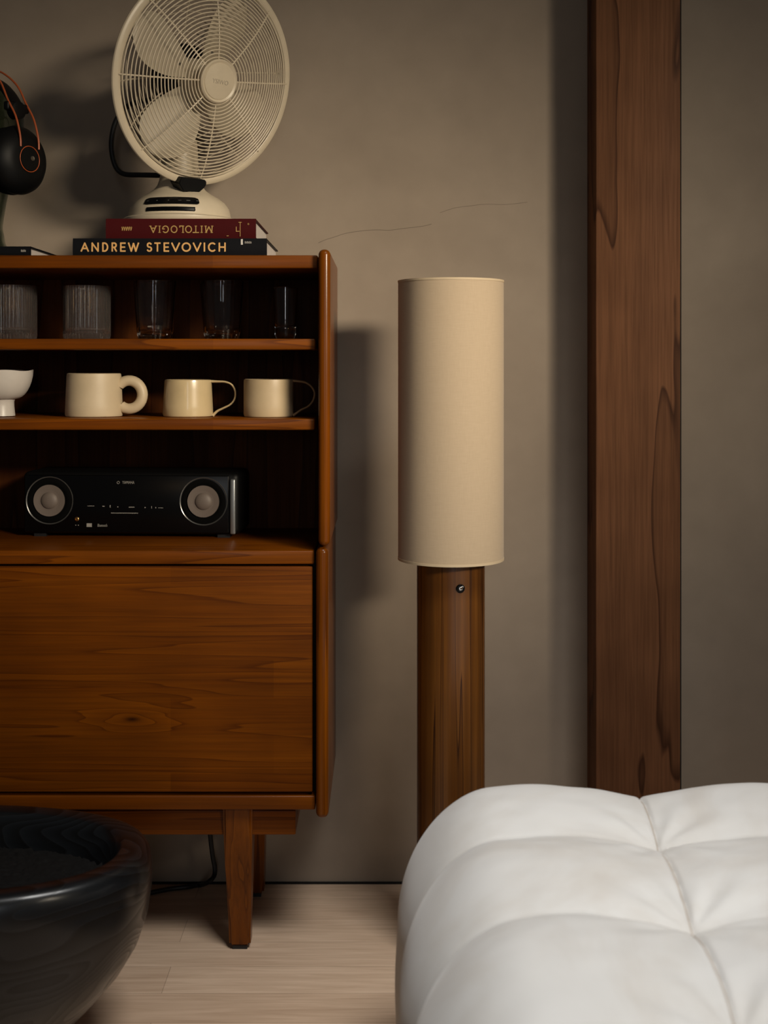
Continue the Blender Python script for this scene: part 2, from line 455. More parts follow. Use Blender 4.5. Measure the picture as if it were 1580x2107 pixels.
# ------------------------------------------------------------------ books
ZT = Z(525, YF)
def book(name, label, x0, x1, y0, y1, z0, z1, cover, inset=.004):
    r = thing(name, label, 'book', ((x0 + x1) / 2, (y0 + y1) / 2, z0), 'books lying on the cabinet top')
    tb = .0028
    obj('page_block', box(x0 + inset, x1 - inset, y0 + tb + .003, y1 - .004, z0 + tb, z1 - tb), M_pages, r, smooth=False)
    obj('cover', box(x0, x1, y0, y1, z0, z0 + tb, bev=.0006, seg=1), cover, r, smooth=False)
    obj('cover', box(x0, x1, y0, y1, z1 - tb, z1, bev=.0006, seg=1), cover, r, smooth=False)
    sp = bmesh.new(); n = 8; rings = []
    for xx in (x0, x1):
        ring = [Vector((xx, y0 - .0022 * math.sin(PI * i / n), z0 + (z1 - z0) * i / n)) for i in range(n + 1)]
        ring += [Vector((xx, y0 + .0035, z1)), Vector((xx, y0 + .0035, z0))]
        rings.append(ring)
    add_loft(sp, rings, True, True, True)
    s = obj('spine', sp, cover, r)
    return r, s
yB = 2.335; zB = Z(490.5, yB)
r1, s1 = book('book', 'dark navy book with ochre lettering on its spine, lying under the red one', X(150, yB), X(549, yB), yB, yB + .245, ZT, zB, M_navy)
yR = 2.34; zR = Z(450, yR)
r2, s2 = book('book', 'red clothbound book with upside-down gold title, directly under the fan', X(218, yR), X(526.5, yR), yR, yR + .25, zB, zR, M_red)
y3 = 2.33; z3 = Z(507, y3)
r3, s3 = book('book', 'thin black book with white print on its spine, under the glass head', X(-250, y3), X(63, y3), y3, y3 + .24, ZT, z3, M_navy)
# spine lettering
yl = yB - .0026
sx = lambda c: X(150 + c / 4.158, yl)
zr0, zr1 = Z(485 + 138 / 4.158, yl), Z(485 + 57 / 4.158, yl)
bm = bmesh.new()
for ch, a, b in (('A', 65, 138), ('N', 158, 222), ('D', 250, 303), ('R', 330, 378), ('E', 403, 453), ('W', 470, 567), ('S', 630, 678), ('T', 695, 752), ('E', 775, 825), ('V', 840, 917), ('O', 930, 1010), ('V', 1025, 1100), ('I', 1116, 1134), ('C', 1155, 1222), ('H', 1246, 1308)):
    add_glyph(bm, ch, sx(a), sx(b), zr0, zr1, .0029, yl)
obj('title_lettering', bm, M_orangeprint, s1, smooth=False)
bm = bmesh.new()
add_box(bm, X(495.5, yl), X(499.5, yl), yl, yl + .001, Z(503.5, yl), Z(492, yl))
obj('shelf_label', bm, M_whiteprint, s1, smooth=False)
bm = text_bm('PRESTEL', .0062, .0001); bm.transform(Matrix.Rotation(PI / 2, 4, 'X')); bm.transform(Matrix.Scale(.68, 4, (1, 0, 0)))
bm.free()
bm = bmesh.new()     # unreadable small print: short upright bars
for k in range(6):
    xx = X(503.5 + k * 2.4, yl); add_box(bm, xx, xx + .0014, yl, yl + .0008, Z(501, yl), Z(497 if k % 2 else 496.4, yl))
obj('small_print', bm, M_greyprint, s1, smooth=False)
yl = yR - .0026
sx = lambda c: X(230 + c / 4.788, yl)
zr0, zr1 = Z(450 + 141 / 4.788, yl), Z(450 + 67 / 4.788, yl)
bm = bmesh.new()
for ch, a, b in (('A', 375, 442), ('I', 460, 481), ('G', 497, 562), ('O', 580, 647), ('L', 664, 706), ('O', 722, 790), ('T', 795, 860), ('I', 874, 897), ('M', 915, 998)):
    add_glyph(bm, ch, sx(a), sx(b), zr0, zr1, .0019, yl, flip=True, serif=True)
obj('title_lettering', bm, M_goldprint, s2, smooth=False)
bm = bmesh.new()
for k in range(5):
    a = 97 + k * 21
    add_stroke(bm, [(sx(a), Z(467, yl)), (sx(a + 9), Z(474, yl)), (sx(a + 17), Z(468, yl))], .0009, yl, lambda p, q, yy: Vector((p, yy, q)))
    add_stroke(bm, [(sx(a + 3), Z(474, yl)), (sx(a + 14), Z(466.5, yl))], .0008, yl, lambda p, q, yy: Vector((p, yy, q)))
obj('publisher_print', bm, M_goldprint, s2, smooth=False)
bm = bmesh.new(); mf_ = lambda p, q, yy: Vector((p, yy, q))
add_stroke(bm, [(X(494, yl), Z(457, yl)), (X(494, yl), Z(486, yl))], .0011, yl, mf_)
add_stroke(bm, [(X(486, yl), Z(467, yl)), (X(486, yl), Z(476, yl)), (X(492, yl), Z(476, yl))], .0013, yl, mf_)
add_stroke(bm, [(X(491, yl), Z(457.5, yl)), (X(497, yl), Z(457.5, yl))], .001, yl, mf_)
add_stroke(bm, arc(X(511, yl), Z(461, yl), .0012, .0012, 0, 360, 10), .0007, yl, mf_)
add_stroke(bm, [(X(466.5, yl), Z(485.5, yl)), (X(470, yl), Z(485, yl))], .0012, yl, mf_)
obj('spine_emblem', bm, M_goldprint, s2, smooth=False)
yl = y3 - .0026
bm = bmesh.new()
for k in range(4):
    xx = X(43 + k * 2.7, yl); add_box(bm, xx, xx + .0017, yl, yl + .0008, Z(518.2, yl), Z(513.6 + (k % 2) * .6, yl))
obj('small_print', bm, M_greyprint, s3, smooth=False)

# ------------------------------------------------------------------ desk fan
fb = Vector((X(370, 2.45), 2.45, zR))
fan = thing('desk_fan', 'cream metal desk fan with wire cage standing on the two stacked books', 'fan', fb)
prof = [(.0, .0), (.107, 0), (.1085, .003), (.1085, .0085), (.105, .011), (.0985, .012), (.0975, .015), (.0965, .022), (.094, .031), (.087, .041), (.075, .050), (.061, .058), (.050, .066), (.043, .075), (.039, .086), (.0365, .100), (.035, .13), (.033, .16)]
bm = lathe(prof[1:], fb.x, fb.y, fb.z, 80)
base = obj('base', bm, M_cream, fan)
def prof_r(h):
    for (r0, h0), (r1, h1) in zip(prof[2:], prof[3:]):
        if h0 <= h <= h1: return r0 + (r1 - r0) * (h - h0) / (h1 - h0)
    return .04
def base_patch(a0, a1, h0, h1, off, round_=True, nu=40, nv=8):
    bm = bmesh.new(); g = []
    for i in range(nu + 1):
        u = -1 + 2 * i / nu; row = []
        k = 1.0
        if round_:
            e = (abs(u) - .84) / .16
            k = math.sqrt(max(0.02, 1 - e * e)) if e > 0 else 1
        for j in range(nv + 1):
            v = (-1 + 2 * j / nv) * k
            h = (h0 + h1) / 2 + v * (h1 - h0) / 2; a = -PI / 2 + (a0 + a1) / 2 + u * (a1 - a0) / 2
            edge = (j in (0, nv)) or i in (0, nu)
            r = prof_r(h) + (off if not edge else -.001)
            row.append(Vector((fb.x + r * math.cos(a), fb.y + r * math.sin(a), fb.z + h)))
        g.append(row)
    add_loft(bm, g, False); return bm
R_ = math.radians
pan = obj('control_panel', base_patch(R_(-37), R_(33), .0285, .0445, .0016), M_blackgloss, fan)
for a, wd, mt in ((-31, 2.2, M_greyprint), (-18, 1.1, M_whiteprint), (-4, .9, M_whiteprint), (9, 2.6, M_greyprint), (19, 3.2, M_whiteprint), (29.5, 1.5, M_whiteprint)):
    obj('button_mark', base_patch(R_(a - wd), R_(a + wd), .0350, .0382, .0021, False, 6, 2), mt, pan)
obj('vent_slot', base_patch(R_(-32), R_(27), .0150, .0255, .0014, False, 30, 4), M_blackgloss, fan)
# head frame
RG = .1935
yaw, pit = R_(44), R_(-15)
axis = Vector((math.sin(yaw) * math.cos(pit), -math.cos(yaw) * math.cos(pit), math.sin(pit)))
hx = Vector((math.cos(yaw), math.sin(yaw), 0)); hy = axis.cross(hx).normalized()
hc = P(426, 163, 2.365)
MH = Matrix(((hx.x, hy.x, axis.x, hc.x), (hx.y, hy.y, axis.y, hc.y), (hx.z, hy.z, axis.z, hc.z), (0, 0, 0, 1)))
DEP = .034
def dome(r, dep=DEP, p=2.6): return dep * (1 - (r / (RG - .006)) ** p)
bm = bmesh.new()
rr = [.043 + (RG - .012 - .043) * i / 21 for i in range(22)]
for r in rr: add_tube(bm, circle_pts(r, dome(r), 96), .00125, 6, closed=True)
guard = obj('front_guard', bm, M_cream, fan, MH)
for k in range(8):
    a = 2 * PI * k / 8 + R_(6)
    bm = bmesh.new()
    add_tube(bm, [Vector((r * math.cos(a), r * math.sin(a), dome(r) - .0012)) for r in [.036 + (RG - .006 - .036) * i / 14 for i in range(15)]], .0016, 6)
    obj('spoke', bm, M_cream, guard, MH)
bm = bmesh.new(); add_tube(bm, circle_pts(RG - .004, -.006, 128), .0052, 12, closed=True, ry=.009)
obj('rim', bm, M_cream, fan, MH)
bm = lathe([(.0385, dome(.04) - .004), (.040, dome(.04)), (.040, dome(.04) + .005), (.0375, dome(.04) + .0075), (.0345, dome(.04) + .0062), (.0335, dome(.04) + .0058), (.0325, dome(.04) + .0072), (.018, dome(.04) + .0095), (.0, dome(.04) + .0102)][:-1], 0, 0, 0, 64)
hub = obj('badge', bm, M_cream, fan, MH)
bm = text_bm('YSIWO', .0115, .0003); bm.transform(Matrix.Translation((0, -.001, dome(.04) + .0098)))
obj('badge_lettering', bm, M_hubprint, hub, MH, smooth=False)
# rear guard
bm = bmesh.new()
def rdome(r): return -.014 - .062 * (1 - (r / RG) ** 3)
for i in range(11):
    r = .055 + (RG - .012 - .055) * i / 10; add_tube(bm, circle_pts(r, rdome(r), 72), .001, 5, closed=True)
for k in range(12):
    a = 2 * PI * k / 12 + .2
    add_tube(bm, [Vector((r * math.cos(a), r * math.sin(a), rdome(r))) for r in [.05 + (RG - .006 - .05) * i / 12 for i in range(13)]], .0016, 5)
obj('rear_guard', bm, M_cream, fan, MH)
bm = lathe([(.03, -.052), (.052, -.056), (.058, -.066), (.058, -.108), (.05, -.125), (.03, -.135), (.012, -.137)], 0, 0, 0, 48)
motor = obj('motor_housing', bm, M_black, fan, MH)
bm = lathe([(.034, -.05), (.034, -.012), (.03, -.004), (.012, .0)], 0, 0, 0, 40)
obj('blade_hub', bm, M_blade, fan, MH)
for k in range(4):
    a = R_(66 + 90 * k)
    bm = bmesh.new(); g0 = []; g1 = []
    ns, nw = 18, 10
    for i in range(ns + 1):
        s = i / ns; r = .026 + .144 * s
        w = .0165 + .031 * math.sin(PI * min(1, s * .86)) ** .9 + .010 * s
        if s > .62: w *= math.sqrt(max(.003, 1 - ((s - .62) / .385) ** 2.4))
        tw = R_(30 - 13 * s); lean = R_(-8) * s
        row0, row1 = [], []
        for j in range(nw + 1):
            t_ = -1 + 2 * j / nw
            q = Vector((r, t_ * w * math.cos(tw) + .012 * s, t_ * w * math.sin(tw) - .030 + .006 * (1 - t_ * t_)))
            q = Matrix.Rotation(a + lean, 4, 'Z') @ q
            row0.append(q); row1.append(q + Vector((0, 0, -.0014)))
        g0.append(row0 + list(reversed(row1)))
    add_loft(bm, g0, True, True, True)
    bl = obj('blade', bm, M_blade, fan, MH)
    bm = bmesh.new()
    c_ = Matrix.Rotation(a, 4, 'Z') @ Vector((.052, .004, -.0225))
    add_lathe(bm, [(.0032, -.003), (.0032, .0015), (.002, .0028), (.0006, .003)], c_.x, c_.y, c_.z, 12)
    obj('rivet', bm, M_chrome, bl, MH)
# black clamp block below the rim
bm = bmesh.new()
pr = [(-.031, .010), (.025, .010), (.029, .004), (.026, -.004), (.013, -.0165), (-.021, -.0165), (-.034, -.002)]
add_loft(bm, [[Vector((x, y - RG - .001, z)) for x, y in pr] for z in (-.022, .010)], True, True, True)
bmesh.ops.bevel(bm, geom=bm.edges[:], offset=.0015, segments=2, affect='EDGES')
obj('clamp', bm, M_black, fan, MH)
# carry handle / hose behind the cage
hp = [P(312, 205, 2.45), P(270, 214, 2.48), P(246, 236, 2.495), P(234, 262, 2.50), P(229, 295, 2.50), P(232, 325, 2.50), P(241, 348, 2.50), P(257, 358.5, 2.497), P(290, 360, 2.485), P(340, 361, 2.46), P(366, 362, 2.452)]
bm = bmesh.new(); add_tube(bm, smooth_path(hp, 6), .0051, 12)
obj('carry_handle', bm, M_rubber, fan)
# neck arm from base to the motor
mc = MH @ Vector((0, 0, -.085))
bm = bmesh.new(); add_tube(bm, smooth_path([fb + Vector((0, 0, .10)), fb + Vector((0.002, .004, .15)), Vector((mc.x - .004, mc.y + .006, mc.z - .04)), mc], 5), .026, 20)
obj('neck', bm, M_cream, fan)

# ------------------------------------------------------------------ glass head with headphones
hd = Vector((X(-48, 2.45), 2.45, z3))
ph = R_(31)
HA = Vector((math.cos(ph), -math.sin(ph), 0)); HB = Vector((math.sin(ph), math.cos(ph), 0))   # right ear, back of head
secs = [(0.0, .060, .060), (.006, .0605, .0605), (.011, .057, .057), (.016, .053, .053), (.034, .0515, .0515), (.045, .047, .048), (.06, .049, .05), (.10, .055, .056), (.125, .058, .064), (.15, .063, .08), (.18, .068, .09), (.22, .0735, .096), (.26, .0765, .099), (.29, .073, .095), (.315, .062, .082), (.333, .043, .058), (.343, .02, .028)]
bm = bmesh.new(); rings = []
for (z, rx, ry) in secs:
    ring = []
    for j in range(56):
        a = 2 * PI * j / 56; c_, s_ = math.cos(a), math.sin(a)
        face = max(0, -s_) ** 6
        bump = 0
        if .13 < z < .27:
            bump = .022 * math.exp(-((z - .185) / .022) ** 2) * max(0, -s_) ** 40 - .006 * math.exp(-((z - .215) / .012) ** 2) * face + .006 * math.exp(-((z - .155) / .01) ** 2) * max(0, -s_) ** 14
        ring.append(hd + HA * (rx * c_) + HB * ((ry + bump) * s_) + Vector((0, 0, z)))
    rings.append(ring)
add_loft(bm, rings, True, True, True)
gh = obj('glass_head', bm, M_greenglass, None)
so = gh.modifiers.new('wall', 'SOLIDIFY'); so.thickness = .006; so.offset = -1
sb = gh.modifiers.new('sub', 'SUBSURF'); sb.levels = 1; sb.render_levels = 1
tag(gh, 'dark green glass mannequin head wearing headphones at left end of cabinet top', 'mannequin head')
cupc = hd + HA * .1165; cupc.z = Z(328, 2.38)
hp_ = thing('headphones', 'black headphones with orange rods worn on the green glass head', 'headphones', (hd.x, hd.y, cupc.z - .065))
for s in (1, -1):
    A = HA * s; U = Vector((0, 0, 1)); B = A.cross(U)
    cc = Vector((hd.x, hd.y, cupc.z)) + A * .1165
    MC = Matrix(((B.x, U.x, A.x, cc.x), (B.y, U.y, A.y, cc.y), (B.z, U.z, A.z, cc.z), (0, 0, 0, 1)))
    bm = lathe([(.030, -.040), (.052, -.041), (.061, -.036), (.0635, -.026), (.0625, -.016), (.056, -.012)], 0, 0, 0, 48)
    cup = obj('ear_cup', lathe([(.056, -.014), (.0635, -.012), (.0645, -.004), (.0625, .004), (.054, .014), (.044, .021), (.034, .0245), (.012, .0255)], 0, 0, 0, 56), M_black, hp_, MC)
    obj('ear_pad', bm, M_foam, cup, MC)
    bm = bmesh.new(); add_tube(bm, circle_pts(.0238, .0268, 48), .0009, 8, closed=True)
    obj('orange_ring', bm, M_orange, cup, MC)
    bm = lathe([(.0215, .0245), (.0215, .0268), (.006, .0272)], 0, 0, 0, 32); obj('cup_badge', bm, M_black, cup, MC)
    bm = lathe([(.0045, .0268), (.0045, .0282), (.002, .0285)], -.006, .002, 0, 16); obj('emblem', bm, M_chrome, cup, MC)
    # yoke bridging the two rods to the cup
    bm = bmesh.new(); add_box(bm, -.026, .026, .018, .046, -.002, .019, bev=.005, seg=3)
    obj('yoke', bm, M_black, cup, MC)
    # slider block
    sl = Vector((hd.x, hd.y, 0)) + A * .1085; sl.z = Z(222, 2.385)
    MS = Matrix(((B.x, U.x, A.x, sl.x), (B.y, U.y, A.y, sl.y), (B.z, U.z, A.z, sl.z), (0, 0, 0, 1)))
    bm = bmesh.new(); add_box(bm, -.0275, .0275, -.006, .011, -.007, .006, bev=.004, seg=3)
    add_lathe(bm, [(.0165, -.009), (.0165, .007), (.012, .0085), (.004, .009)], 0, -.003, 0, 24)
    obj('slider', bm, M_black, hp_, MS)
dz = [(.1435, 1.478), (.1415, 1.50), (.130, 1.536), (.1095, 1.568), (.088, 1.604), (.055, 1.631), (.02, 1.643)]
for sb_ in (-1, 1):
    pts = []
    for sgn, seq in ((1, dz), (-1, list(reversed(dz)))):
        for d, z in seq:
            wd = .0225 * min(1, .35 + .65 * d / .10)
            pts.append(Vector((hd.x, hd.y, z)) + HA * (d * sgn) + HB * (wd * sb_))
    bm = bmesh.new(); add_tube(bm, smooth_path(pts, 5), .0019, 8)
    obj('rod', bm, M_orange, hp_)
bz = [(.104, 1.566), (.083, 1.592), (.05, 1.616), (0, 1.628)]
pts = [Vector((hd.x, hd.y, z)) + HA * d for d, z in bz] + [Vector((hd.x, hd.y, z)) - HA * d for d, z in reversed(bz[:-1])]
bm = bmesh.new(); add_tube(bm, smooth_path(pts, 6), .019, 14, ry=.0035, up=HB)
obj('headband', bm, M_black, hp_)

# ------------------------------------------------------------------ glasses on the upper shelf
ZS = Z(697, 2.29)
def tumbler(name, label, px, y, rows, rt, rb, floor_t, ribs=0, amp=0.0, mat=M_glass, n=96):
    zt = Z(rows, y); h = zt - ZS; th = .0026
    x = X(px, y)
    outer = []
    for i in range(13):
        u = i / 12
        r = rb + (rt - rb) * (u ** .8)
        outer.append((r, h * u))
    outer[0] = (rb - .002, 0)
    inner = [(r - th, z) for r, z in reversed(outer) if z > floor_t]
    prof = [(.004, 0.0005)] + [(rb * .8, 0.0)] + outer + [((rt - th * .5), h + .0006)] + inner + [(inner[-1][0] * .93, floor_t), (.004, floor_t - .001)]
    no = len(outer) + 2
    def rf(a, i, r):
        if not ribs or i < 2 or i >= no: return r
        return r + amp * abs(math.cos(a * ribs / 2)) - amp
    bm = lathe(prof, x, y, ZS, n, rf=rf)
    return tag(obj(name, bm, mat, None, angle=50), label, 'glass', 'drinking glasses on the upper shelf')
g = tumbler('tumbler_glass', 'clear ribbed straight glass above the white footed cup', 27, 2.42, 589, .0445, .0445, .012, 44, .0011, M_ribglass, n=352)
g2 = tumbler('tumbler_glass', 'clear ribbed straight glass above the thick-handled mug', 179, 2.42, 590, .0445, .0445, .012, 44, .0011, M_ribglass, n=352)
tumbler('tumbler_glass', 'clear smooth tapered glass beside the ribbed ones, above the second mug', 319, 2.42, 579.5, .0412, .0325, .013, 12, .0011)
tumbler('tumbler_glass', 'clear smooth tapered glass next to the small dark glass', 457, 2.42, 579.5, .0418, .033, .013, 12, .0011)
tumbler('tumbler_glass', 'small narrow glass in the shade at the shelf right end', 587, 2.39, 592, .0245, .0185, .022, 0, 0)

# ------------------------------------------------------------------ cups on the lower shelf
ZM = Z(862, 2.29)
def mug_body(x, y, h, rb, rt, th=.004):
    o = [(rb - .004, 0), (rb - .0012, .0012), (rb, .005)] + [(rb + (rt - rb) * u, .005 + (h - .008) * u) for u in (.25, .5, .75, .97)] + [(rt - .0006, h - .0008), (rt - .0022, h), (rt - .0036, h - .001)]
    i_ = [(rt - th, h - .005), (rb - th, .012), (rb - th - .006, .007), (.004, .0065)]
    return lathe([(.004, .0002)] + o + i_, x, y, ZM, 72)
# thick ring-handled mug
y = 2.40; m = y / F
x = X(193.5, y); h = Z(768, y) - ZM
r = thing('mug', 'large cream stoneware mug with a fat ring handle', 'mug', (x, y, ZM), 'mugs on the lower shelf')
obj('body', mug_body(x, y, h, 58.5 * m, 55 * m), M_stoneware, r)
cx, cz = X(266, y), Z(812, y)
pts = []
for k in range(25):
    a = R_(140 - 280 * k / 24)
    pts.append(Vector((cx + 27.5 * m * math.cos(a), y - .002, cz + 29 * m * math.sin(a))))
pts = [Vector((X(246, y), y - .002, pts[0].z - .000))] + pts + [Vector((X(249, y), y - .002, pts[-1].z))]
bm = bmesh.new(); add_tube(bm, pts, 11.0 * m, 18, up=Vector((0, 1, 0)))
obj('handle', bm, M_stoneware, r)
def strap_mug(label, px, y, rb, rt, row, hpath, bodymat, hm, wd):
    m = y / F; x = X(px, y); h = Z(row, y) - ZM
    r = thing('mug', label, 'mug', (x, y, ZM), 'mugs on the lower shelf')
    obj('body', mug_body(x, y, h, rb * m, rt * m, .003), bodymat, r)
    pts = smooth_path([P(a, b, y) for a, b in hpath], 6)
    bm = bmesh.new(); add_tube(bm, pts, wd, 12, ry=lambda t_: .0019 + .0012 * abs(2 * t_ - 1) ** 3, up=Vector((0, 1, 0)))
    obj('handle', bm, hm, r)
strap_mug('glossy cream mug with a thin looped handle, between the two other mugs', 387, 2.40, 51.5, 48, 781, [(430, 784.5), (446, 785), (464, 786), (477, 792), (484, 805), (483, 820), (474, 832), (459, 840), (447, 846), (438, 855)], M_glaze, M_glaze, .006)
strap_mug('straight beige mug with a thin dark handle beside the cabinet right side', 552.5, 2.385, 51, 51, 780, [(600, 783), (614, 784.5), (628, 787), (640, 795), (647, 808), (644, 824), (634, 836), (620, 843), (610, 850), (603, 855)], M_glaze2, M_handlewood, .005)
# footed white cup
y = 2.40; m = y / F; x = X(1, y); hz = Z(762, y) - ZM
prof = [(.004, .001), (25 * m, 0), (29.5 * m, .0015), (29 * m, .006), (27.5 * m, .020), (27.5 * m, .029), (30 * m, .033)]
zb = .033
for k in range(1, 9):
    a = k / 8 * PI / 2 * .93
    prof.append((30 * m + 36 * m * math.sin(a), zb + (hz - zb) * (1 - math.cos(a)) / (1 - math.cos(PI / 2 * .93))))
inn = [(r_ - .0032, z_ + .003) for r_, z_ in reversed(prof[7:])]; inn[0] = (inn[0][0], hz - .002)
full = prof + inn + [(.006, zb + .005)]
npf = len(prof)
bm = bmesh.new(); rings = []
for i, (r_, z_) in enumerate(full):
    ring = []
    for j in range(72):
        a = 2 * PI * j / 72
        top = max(0, (z_ - hz + .012) / .012)
        ring.append(Vector((x + r_ * math.cos(a), y + r_ * math.sin(a), ZM + z_ + top * .0012 * math.sin(5 * a + 1))))
    rings.append(ring)
add_loft(bm, rings, True, True, True)
tag(obj('footed_cup', bm, M_porcelain), 'white porcelain footed cup with a wavy rim on the lower shelf', 'cup')

# ------------------------------------------------------------------ compact stereo
ZC = Z(1133, YF)
so_ = Vector((X(268, 2.457), 2.457, ZC)); yw = R_(3.2)
MX = Matrix.Translation(so_) @ Matrix.Rotation(-yw, 4, 'Z')
st = thing('stereo', 'black compact stereo with two grey speaker cones on the open middle shelf', 'stereo', so_)
HS = .1265
bm = bmesh.new(); add_box(bm, -.212, .212, .0, .128, .006, HS, bev=.012, seg=5)
cab = obj('housing', bm, M_black, st, MX)
obj('front_panel', box(-.206, .192, -.0035, .004, .010, HS - .006, bev=.002, seg=2), M_blackgloss, st, MX)
for fx_ in (-.18, .18):
    for fy_ in (.02, .11): obj('foot', box(fx_ - .012, fx_ + .012, fy_ - .01, fy_ + .01, 0, .008), M_rubber, st, MX, smooth=False)
MF = Matrix.Rotation(PI / 2, 4, 'X')      # local lathe axis to the front (-y)
for sx_, sz_ in ((-.157, .0712), (.1435, .0712)):
    Q = MX @ Matrix.Translation((sx_, -.0035, sz_)) @ MF
    bm = lathe([(.0455, -.001), (.0465, .0008), (.046, .0018), (.0445, .001), (.0435, -.001)], 0, 0, 0, 64, cap0=False, cap1=False)
    spk = obj('speaker', lathe([(.043, .0001), (.0425, .0012), (.038, .0022), (.0335, .001), (.0325, .0003)], 0, 0, 0, 64, cap0=True, cap1=True), M_foam, st, Q)
    obj('trim_ring', bm, M_ring, spk, Q)
    obj('cone', lathe([(.0308, .0030), (.0305, .0042), (.024, .0034), (.0165, .0026), (.0162, .0022)], 0, 0, 0, 56, cap0=True, cap1=True), M_cone, spk, Q)
    obj('dust_cap', lathe([(.0168, .0026), (.0160, .0040), (.013, .0062), (.008, .0078), (.003, .0084)], 0, 0, 0, 40), M_cone, spk, Q)
bm = box(.1945, .205, -.005, .006, .008, HS - .012, bev=.003, seg=3)
obj('side_trim', bm, M_steel, st, MX)
def st_text(s, size, lx, lz, mat, name, sxs=1.0):
    bm = text_bm(s, size, .0001); bm.transform(Matrix.Scale(sxs, 4, (1, 0, 0)))
    obj(name, bm, mat, st, MX @ Matrix.Translation((lx, -.0037, lz)) @ MF, smooth=False)
k_ = 2.457 / F
LX = lambda px: (px - 268) * k_
LZ = lambda py: Z(py, 2.454) - ZC
st_text('YAMAHA', .0080, LX(265), LZ(993), M_greyprint, 'brand_lettering', .72)
bm = bmesh.new(); add_tube(bm, circle_pts(.0024, 0, 20), .00045, 6, closed=True)
obj('brand_emblem', bm, M_greyprint, st, MX @ Matrix.Translation((LX(244), -.0037, LZ(993))) @ MF)
st_text('Bluetooth', .0078, LX(211), LZ(1081.5), M_greyprint, 'logo_lettering', .62)
def dash(px0, px1, row, hh=1.2, bm=None):
    own = bm is None
    if own: bm = bmesh.new()
    add_box(bm, LX(px0), LX(px1), -.0040, -.0034, LZ(row + hh), LZ(row - hh))
    if own: obj('panel_mark', bm, M_greyprint, st, MX, smooth=False)
def dashes(x0, n, pitch, wd, row, hh):
    bm = bmesh.new()
    add_box(bm, LX(x0), LX(x0 + pitch * (n - 1) + wd), -.0036, -.0034, LZ(row + hh * .3), LZ(row - hh * .3))
    for q in range(n): dash(x0 + q * pitch, x0 + q * pitch + wd, row, hh, bm)
    obj('small_print', bm, M_greyprint, st, MX, smooth=False)
dash(180, 194, 1041.5, .5); dash(211, 215.5, 1042, .9); dash(226.5, 228, 1042, 2.6); dash(242, 244, 1043, 1)
dashes(266, 5, 2.5, 1.6, 1043.5, .9)
dash(299, 301, 1044, 1); dash(313, 314, 1043.5, 2.4); dash(321, 323, 1044.2, 1.2)
dashes(327, 5, 2.2, 1.4, 1044.5, .6)
dashes(229, 16, 3.6, 2.4, 1055.7, .8)
dash(178, 189, 1081, 3.8); dash(154.5, 156.3, 1081.3, .8); dash(160, 161.6, 1081.3, .8)
bm = lathe([(.0042, -.0005), (.0042, .002), (.003, .0026), (.0022, .0012)], 0, 0, 0, 20)
obj('headphone_jack', bm, plain('brass', (.6, .36, .14), .3, Metallic=1.0), st, MX @ Matrix.Translation((LX(158), -.0035, LZ(1068.5))) @ MF)

# ------------------------------------------------------------------ floor lamp
LY = 2.31; lx = X(927.5, LY)
lamp = thing('floor_lamp', 'floor lamp with tall cream cylinder shade on a round wooden post', 'lamp', (lx, LY, 0))
rs = 108.5 * LY / F; zt0 = Z(578.5, LY); zb0 = Z(1149.5, LY)
bm = bmesh.new()
add_lathe(bm, [(rs - .0016, zb0), (rs, zb0), (rs, zt0), (rs - .0016, zt0)], lx, LY, 0, 128, False, False)
vsx = [v for v in bm.verts]
shade = obj('lamp_shade', lathe([(rs - .0016, zb0), (rs, zb0), (rs, zt0), (rs - .0016, zt0), (rs - .0016, zb0 + .0001)], lx, LY, 0, 128, False, False), M_shade, lamp); bm.free()
for za, zb_ in ((zb0 - .0006, zb0 + .0038), (zt0 - .0030, zt0 + .0006)):
    obj('shade_trim', lathe([(rs - .002, za), (rs + .0006, za), (rs + .0006, zb_), (rs - .002, zb_), (rs - .002, za + .00005)], lx, LY, 0, 128, False, False), M_shadetrim, shade)
rp = 69.8 * LY / F
post = obj('post', lathe([(rp - .002, 0), (rp, .002), (rp, .758), (rp - .002, .76)], lx, LY, 0, 96), M_pine, lamp)
obj('socket', lathe([(.02, .76), (.02, .80), (.016, .81)], lx, LY, 0, 24), M_black, lamp)
obj('bulb', lathe([(.014, .81), (.016, .83), (.028, .86), (.031, .885), (.026, .91), (.012, .925), (.003, .928)], lx, LY, 0, 32), M_porcelain, lamp)
bm = bmesh.new()
for k in range(3):
    a = 2 * PI * k / 3 + .4
    add_tube(bm, [Vector((lx + .018 * math.cos(a), LY + .018 * math.sin(a), .795)), Vector((lx + (rs - .001) * math.cos(a), LY + (rs - .001) * math.sin(a), .795))], .0016, 6)
obj('shade_spider', bm, M_chrome, lamp)
asw = math.asin((X(947, 2.25) - lx) / rp)
n_ = Vector((math.sin(asw), -math.cos(asw), 0)); u_ = Vector((0, 0, 1)); b_ = u_.cross(n_)
pc = Vector((lx, LY, Z(1211, 2.25))) + n_ * (rp - .001)
MW = Matrix(((b_.x, u_.x, n_.x, pc.x), (b_.y, u_.y, n_.y, pc.y), (b_.z, u_.z, n_.z, pc.z), (0, 0, 0, 1)))
sw = obj('switch', lathe([(.0078, 0), (.0078, .0025), (.0062, .0035), (.0040, .0032)], 0, 0, 0, 28), M_blackgloss, lamp, MW)
bm = lathe([(.0036, .003), (.0036, .0045), (.0022, .005)], 0, 0, 0, 6)
add_tube(bm, [Vector((0, 0, .004)), Vector((0.0008, .0035, .010)), Vector((.001, .0052, .0125))], .0014, 10)
obj('toggle', bm, M_chrome, sw, MW)

